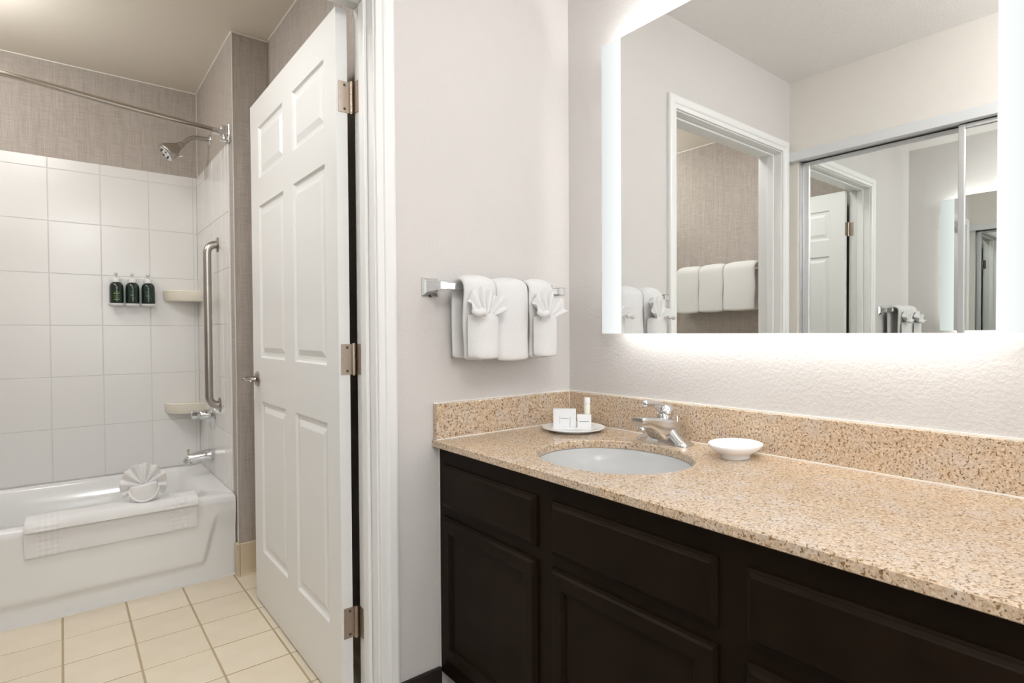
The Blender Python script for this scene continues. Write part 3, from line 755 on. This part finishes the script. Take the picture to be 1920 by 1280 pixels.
HY = 1.85
shd = thing('showerhead', (XE, HY, 2.124), 'chrome shower head on a bent arm below the curtain rod', 'shower head')
obj('flange', lathe(BM(), [(.032, 0), (.030, .004), (.018, .010), (.012, .012)], (XE, HY, 2.124), (-1, 0, 0), 28), 'chrome', shd, smooth=True)
obj('arm', tube(BM(), catmull([(XE-.004, HY, 2.124), (XE-.05, HY, 2.1245), (XE-.085, HY, 2.117), (XE-.108, HY, 2.098), (XE-.130, HY, 2.074)], 5), .0105, 14), 'brushed', shd, smooth=True)
ax_ = Vector((-.73, -.05, -.60)).normalized(); hbase = Vector((XE-.128, HY, 2.077))
hd_ = obj('bell', lathe(BM(), [(.011, -.004), (.016, .004), (.018, .016), (.016, .022), (.022, .032), (.032, .050), (.041, .070), (.045, .086), (.045, .092), (.041, .096)], hbase, ax_, 32), 'brushed', shd, smooth=True, angle=50)
obj('face_plate', lathe(BM(), [(.040, .0955), (.040, .099), (.036, .1005), (.012, .1005)], hbase, ax_, 32), 'chrome', hd_, smooth=True, angle=40)
xx, yy, dd = basis(ax_)
for i in range(6):
    a = 2*math.pi*i/6; c_ = hbase+dd*.1003+xx*.024*math.cos(a)+yy*.024*math.sin(a)
    obj('nozzle', lathe(BM(), [(.0052, 0), (.0048, .0028), (.003, .003)], c_, dd, 12), 'screw', hd_)
obj('spray_lever', tube(BM(), [hbase+dd*.060+Vector((.028, 0, -.028)), hbase+dd*.058+Vector((.050, 0, -.020))], [.006, .0045], 10), 'chrome', hd_, smooth=True)

gb = thing('grab_bar', (XE, 1.667, 1.157), 'vertical brushed steel grab bar on the tiled shower wall', 'grab bar')
GX = -.8515; GR = .0185
def arcp(c, r, a0, a1, n=8): return [(c[0]+r*math.cos(math.radians(a0+(a1-a0)*i/n)), 1.667, c[1]+r*math.sin(math.radians(a0+(a1-a0)*i/n))) for i in range(n+1)]
rad_ = .042
pts = [(XE-.006, 1.667, 1.555)]+arcp((GX+rad_, 1.555-rad_), rad_, 90, 180)+arcp((GX+rad_, .758+rad_), rad_, 180, 270)+[(XE-.006, 1.667, .758)]
obj('bar', tube(BM(), pts, GR, 20), 'brushed', gb, smooth=True)
for z in (1.555, .758): obj('flange', lathe(BM(), [(.038, 0), (.038, .003), (.034, .007), (.020, .009)], (XE-.006, 1.667, z), (-1, 0, 0), 28), 'brushed', gb, smooth=True, angle=40)

vl = thing('shower_valve', (XE, 1.846, .675), 'chrome shower valve with round plate beside the grab bar', 'valve')
obj('escutcheon', lathe(BM(), [(.070, 0), (.069, .004), (.060, .009), (.030, .014), (.026, .016)], (XE-.006, 1.846, .678), (-1, 0, 0), 40), 'chrome', vl, smooth=True, angle=50)
obj('body', lathe(BM(), [(.025, .010), (.025, .060), (.023, .064), (.020, .066)], (XE-.006, 1.846, .694), (-1, 0, 0), 28), 'chrome', vl, smooth=True, angle=40)
hk = BM()
for k in range(24): pass
hnd = obj('handle', lathe(hk, [(.017, .064), (.0165, .072), (.022, .076), (.0225, .098), (.019, .101), (.010, .102)], (XE-.006, 1.846, .694), (-1, 0, 0), 8), 'chrome', vl, smooth=True, angle=30)
obj('handle_tip', tube(BM(), [(XE-.096, 1.846, .700), (XE-.110, 1.838, .712)], [.010, .007], 10), 'chrome', hnd, smooth=True)

spt = thing('tub_spout', (XE, 1.86, .4765), 'chrome tub spout with pull-up diverter above the bathtub', 'spout')
rings = []
for (x, zc_, hz, hy) in ((XE-.006, .4765, .030, .030), (XE-.02, .4775, .0305, .030), (XE-.07, .4775, .0255, .026), (XE-.105, .4745, .0225, .024), (XE-.125, .4695, .0205, .022), (XE-.138, .4625, .0140, .019), (XE-.1455, .4575, .0065, .013)):
    rings.append([(x, 1.86+hy*math.cos(2*math.pi*k/20), zc_+hz*math.copysign(abs(math.sin(2*math.pi*k/20))**.8, math.sin(2*math.pi*k/20))) for k in range(20)])
sb_ = obj('body', loft(BM(), rings), 'chrome', spt, smooth=True)
obj('outlet', lathe(BM(), [(.018, -.014), (.018, .012), (.012, .014)], (XE-.122, 1.86, .459), (0, 0, 1), 20), 'chrome', spt, smooth=True, angle=40)
obj('diverter_knob', lathe(BM(), [(.0028, -.004), (.0028, .014), (.0075, .020), (.0075, .024), (.003, .026)], (XE-.121, 1.86, .492), (0, 0, 1), 14), 'nickel', spt, smooth=True)

# corner soap shelves
def cshelf(z, label):
    s = thing('corner_shelf', (XE, YB, z), label, 'shelf', 'ceramic corner shelves in the shower')
    cxx, cyy, R = XE-.006, YB-.006, .178
    def ring(r, zz, ins=0): return [(cxx, cyy, zz)]+[(cxx-r*math.cos(math.radians(90*i/16)), cyy-r*math.sin(math.radians(90*i/16))*.78, zz) for i in range(17)]
    obj('tray', loft(BM(), [ring(R*.88, z-.050), ring(R*.935, z-.048), ring(R*.965, z-.040), ring(R*.985, z-.010), ring(R*.99, z+.006), ring(R*.95, z+.010), ring(R*.92, z+.009), ring(R*.90, z+.004)]), 'shelf', s, smooth=True, angle=40)
cshelf(1.343, 'cream ceramic corner shelf beside the green bottles')
cshelf(.722, 'cream ceramic corner shelf level with the shower valve')

# bottle rack and bottles
rk = thing('bottle_rack', (-1.119, YB-.006, 1.272), 'white plastic wall rack holding three green pump bottles', 'rack')
RY = YB-.047
bcx = [-1.189, -1.119, -1.048]
obj('back_plate', bx((-1.218, YB-.012, 1.262), (-1.018, YB-.0062, 1.415), .003), 'plastic', rk)
for cx_ in bcx:
    obj('tray', lathe(BM(), [(.028, 0), (.033, .004), (.0345, .010), (.0345, .013), (.030, .013)], (cx_, RY, 1.262), (0, 0, 1), 28), 'plastic', rk, smooth=True, angle=40)
    obj('neck_clip', bx((cx_-.018, RY+.0188, 1.398), (cx_+.018, YB-.011, 1.403), .001), 'plastic', rk)
bl = ['dark green pump bottle with lime print, left in the rack', 'dark green pump bottle with teal print, middle of the rack', 'dark green pump bottle with teal print, beside the corner shelf']
for i, cx_ in enumerate(bcx):
    t_ = thing('pump_bottle', (cx_, RY, 1.275), bl[i], 'bottle', 'green pump bottles in the shower rack')
    obj('bottle_body', lathe(BM(), [(.028, 0), (.0305, .003), (.031, .010), (.031, .082), (.0295, .095), (.024, .106), (.0185, .111)], (cx_, RY, 1.2755), (0, 0, 1), 32), 'bottle', t_, smooth=True, angle=50)
    cp = obj('collar', lathe(BM(), [(.0185, .1105), (.0185, .128), (.015, .134), (.006, .136)], (cx_, RY, 1.2755), (0, 0, 1), 24), 'plastic', t_, smooth=True, angle=40)
    pp = BM(); tube(pp, [(cx_, RY, 1.410), (cx_, RY, 1.428)], .004, 10); tube(pp, [(cx_, RY+.006, 1.431), (cx_, RY-.022, 1.429)], [.008, .005], 12)
    obj('pump', pp, 'plastic', cp, smooth=True)
    # rows of tiny print curved on the front of the bottle
    pb = BM(); pm = 'print_lime' if i == 0 else 'print_teal'
    def strip(z, dz, a0, a1):
        n = 6; Rr = .0313
        fa = math.atan2(-1.4519-RY, -1.4192-cx_)
        vv = [[pb.verts.new((cx_+Rr*math.cos(fa+a0+(a1-a0)*k/n), RY+Rr*math.sin(fa+a0+(a1-a0)*k/n), z+s*dz)) for k in range(n+1)] for s in (0, 1)]
        for k in range(n): pb.faces.new((vv[0][k], vv[0][k+1], vv[1][k+1], vv[1][k]))
    rows = ((1.352, .003, -.12, .2), (1.331, .0022, -.3, .45), (1.324, .0045, -.42, .46), (1.315, .002, -.3, .42), (1.307, .0016, -.36, .40), (1.300, .002, -.2, .42), (1.292, .003, -.4, .44)) if i == 0 else ((1.353, .003, -.1, .15), (1.335, .0022, -.35, .2), (1.323, .002, -.35, .18), (1.314, .0045, -.3, .2), (1.302, .0022, -.2, .5))
    for r_ in rows: strip(*r_)
    pb2 = obj('label_print', pb, pm, t_)

# ------------------------------------------------------------------ things on the worktop
PX, PY, PZ = -.138, -.158, .797
pl = thing('amenity_plate', (PX, PY, PZ), 'flat round white plate in the corner of the granite worktop', 'plate')
obj('dish', lathe(BM(), [(.070, 0), (.074, .002), (.076, .006), (.097, .0088), (.1005, .0108), (.1005, .0125), (.099, .0130), (.094, .0118), (.02, .0116)], (PX, PY, PZ), (0, 0, 1), 56), 'porcelain', pl, smooth=True, angle=50)
ZP = PZ+.0116
vd = Vector((-1.4192-PX, -1.4519-PY, 0)).normalized(); sd = Vector((-vd.y, vd.x, 0))   # towards viewer / to the right seen from the room
if sd.dot(Vector((1, -1, 0))) < 0: sd = -sd
def obox(bm, c, d, wv, dv, h):
    P_ = [c+wv*a+dv*bq for a, bq in ((-d, -1), (d, -1), (d, 1), (-d, 1))]
    return P_
def card_box(name, s0, s1, dep0, dep1, h, label, marks, tilt=0):
    base = Vector((PX, PY, ZP)); mid = base+sd*((s0+s1)/2)+vd*((dep0+dep1)/2)
    t_ = thing(name, mid, label, 'soap box', 'boxed toiletries on the plate')
    lo = [base+sd*a+vd*d_ for a, d_ in ((s0, dep0), (s1, dep0), (s1, dep1), (s0, dep1))]
    bm = loft(BM(), [lo, [p+Vector((0, 0, h)) for p in lo]])
    bmesh.ops.bevel(bm, geom=bm.edges[:], offset=.0008, segments=1, affect='EDGES')
    obj('carton', bm, 'card', t_)
    fb = BM()
    for (a0, a1, z0, z1) in marks:
        f_ = [base+sd*(s0+(s1-s0)*u)+vd*(dep1+.0003)+Vector((0, 0, h*z)) for u, z in ((a0, z0), (a1, z0), (a1, z1), (a0, z1))]
        quad(fb, *f_)
    obj('print', fb, 'ink', t_)
card_box('soap_box', -.064, .008, -.012, .012, .057, 'larger white soap carton with fine grey lines on the plate', [(.27, .285, .20, .62), (.30, .70, .46, .475), (.34, .64, .48, .51), (.73, .755, .0, .58)])
card_box('soap_box', .011, .056, -.004, .018, .040, 'smaller white soap carton in front of the ivory tube', [(.02, .05, .0, .72), (.15, .85, .45, .53)])
tc = Vector((PX, PY, ZP))+sd*.044-vd*.026
tu = thing('lotion_tube', tc, 'slim upright ivory tube behind the smaller soap carton', 'tube')
obj('tube_body', lathe(BM(), [(.010, 0), (.0105, .002), (.0105, .068), (.010, .070)], tc, (0, 0, 1), 24), 'ivory', tu, smooth=True, angle=40)
obj('cap', lathe(BM(), [(.0107, .0705), (.0107, .088), (.0095, .0905), (.003, .091)], tc, (0, 0, 1), 24), 'plastic', tu, smooth=True, angle=40)

DXc, DYc = -.108, -.698
ds = thing('soap_dish', (DXc, DYc, ZC), 'small white porcelain footed dish beside the faucet', 'dish')
obj('dish_body', lathe(BM(), [(.039, 0), (.041, .002), (.0405, .008), (.046, .012), (.060, .019), (.070, .027), (.0745, .0335), (.0745, .0355), (.072, .0365), (.062, .030), (.040, .0235), (.005, .022)], (DXc, DYc, ZC), (0, 0, 1), 56, sx=.82, sy=1.0), 'porcelain', ds, smooth=True, angle=60)

# ------------------------------------------------------------------ ceiling lamps, mostly unseen additions for fill light
def globe_lamp(loc, mat, label, k=1.0):
    t_ = thing('ceiling_light', loc, label, 'ceiling light')
    obj('canopy', lathe(BM(), [(.065, 0), (.065, -.012), (.03, -.025), (.012, -.028), (.012, -.10), (.05, -.11)], loc, (0, 0, 1), 32), 'chrome', t_, smooth=True, angle=40)
    obj('globe', lathe(BM(), [(r*k, -.11+(h+.11)*k) for r, h in ((.045, -.11), (.085, -.125), (.115, -.165), (.12, -.20), (.105, -.245), (.065, -.275), (.005, -.287))], loc, (0, 0, 1), 36), mat, t_, smooth=True)
globe_lamp((-.45, -1.5, ZV), 'fill_v', 'semi-flush globe lamp added over the vanity for fill light, behind the camera', 1.35)  # added out of view to brighten the vanity room and its ceiling
globe_lamp((-1.85, 1.45, ZB), 'dome_b', 'semi-flush globe ceiling lamp above the bathtub', 1.0)
globe_lamp((-1.25, -1.62, ZV), 'fill_r', 'larger semi-flush globe lamp added mid-room for fill light, behind the camera', 1.4)  # unseen extra lamp to lift the ambient light on all walls
def fill_downlight(loc, label):  # invented fittings, put in to light worktop and sink from above
    t_ = thing('recessed_fill_light', loc, label, 'ceiling light', 'added recessed fill lights over the vanity')
    obj('rim', lathe(BM(), [(.105, 0), (.105, -.004), (.085, -.007), (.083, -.002)], loc, (0, 0, 1), 36), 'white_paint', t_, smooth=True, angle=40)
    obj('lens', lathe(BM(), [(.083, -.003), (.05, -.0045), (.004, -.005)], loc, (0, 0, 1), 36), 'fill_down', t_, smooth=True)
fill_downlight((-.33, -.72, ZV), 'recessed ceiling light added above the sink as fill')
fill_downlight((-.33, -1.40, ZV), 'recessed ceiling light added as fill above the empty end of the worktop')
pb_ = (-1.55, .45, ZB)
lb = thing('ceiling_light', pb_, 'shallow round flush lamp added just inside the bathroom door for fill light', 'ceiling light')  # second bathroom lamp, added out of view to brighten floor, tub and door
obj('rim', lathe(BM(), [(.20, 0), (.20, -.012), (.185, -.018)], pb_, (0, 0, 1), 40), 'white_paint', lb, smooth=True, angle=40)
obj('diffuser', lathe(BM(), [(.185, -.014), (.17, -.026), (.10, -.036), (.005, -.039)], pb_, (0, 0, 1), 40), 'fill_c', lb, smooth=True)
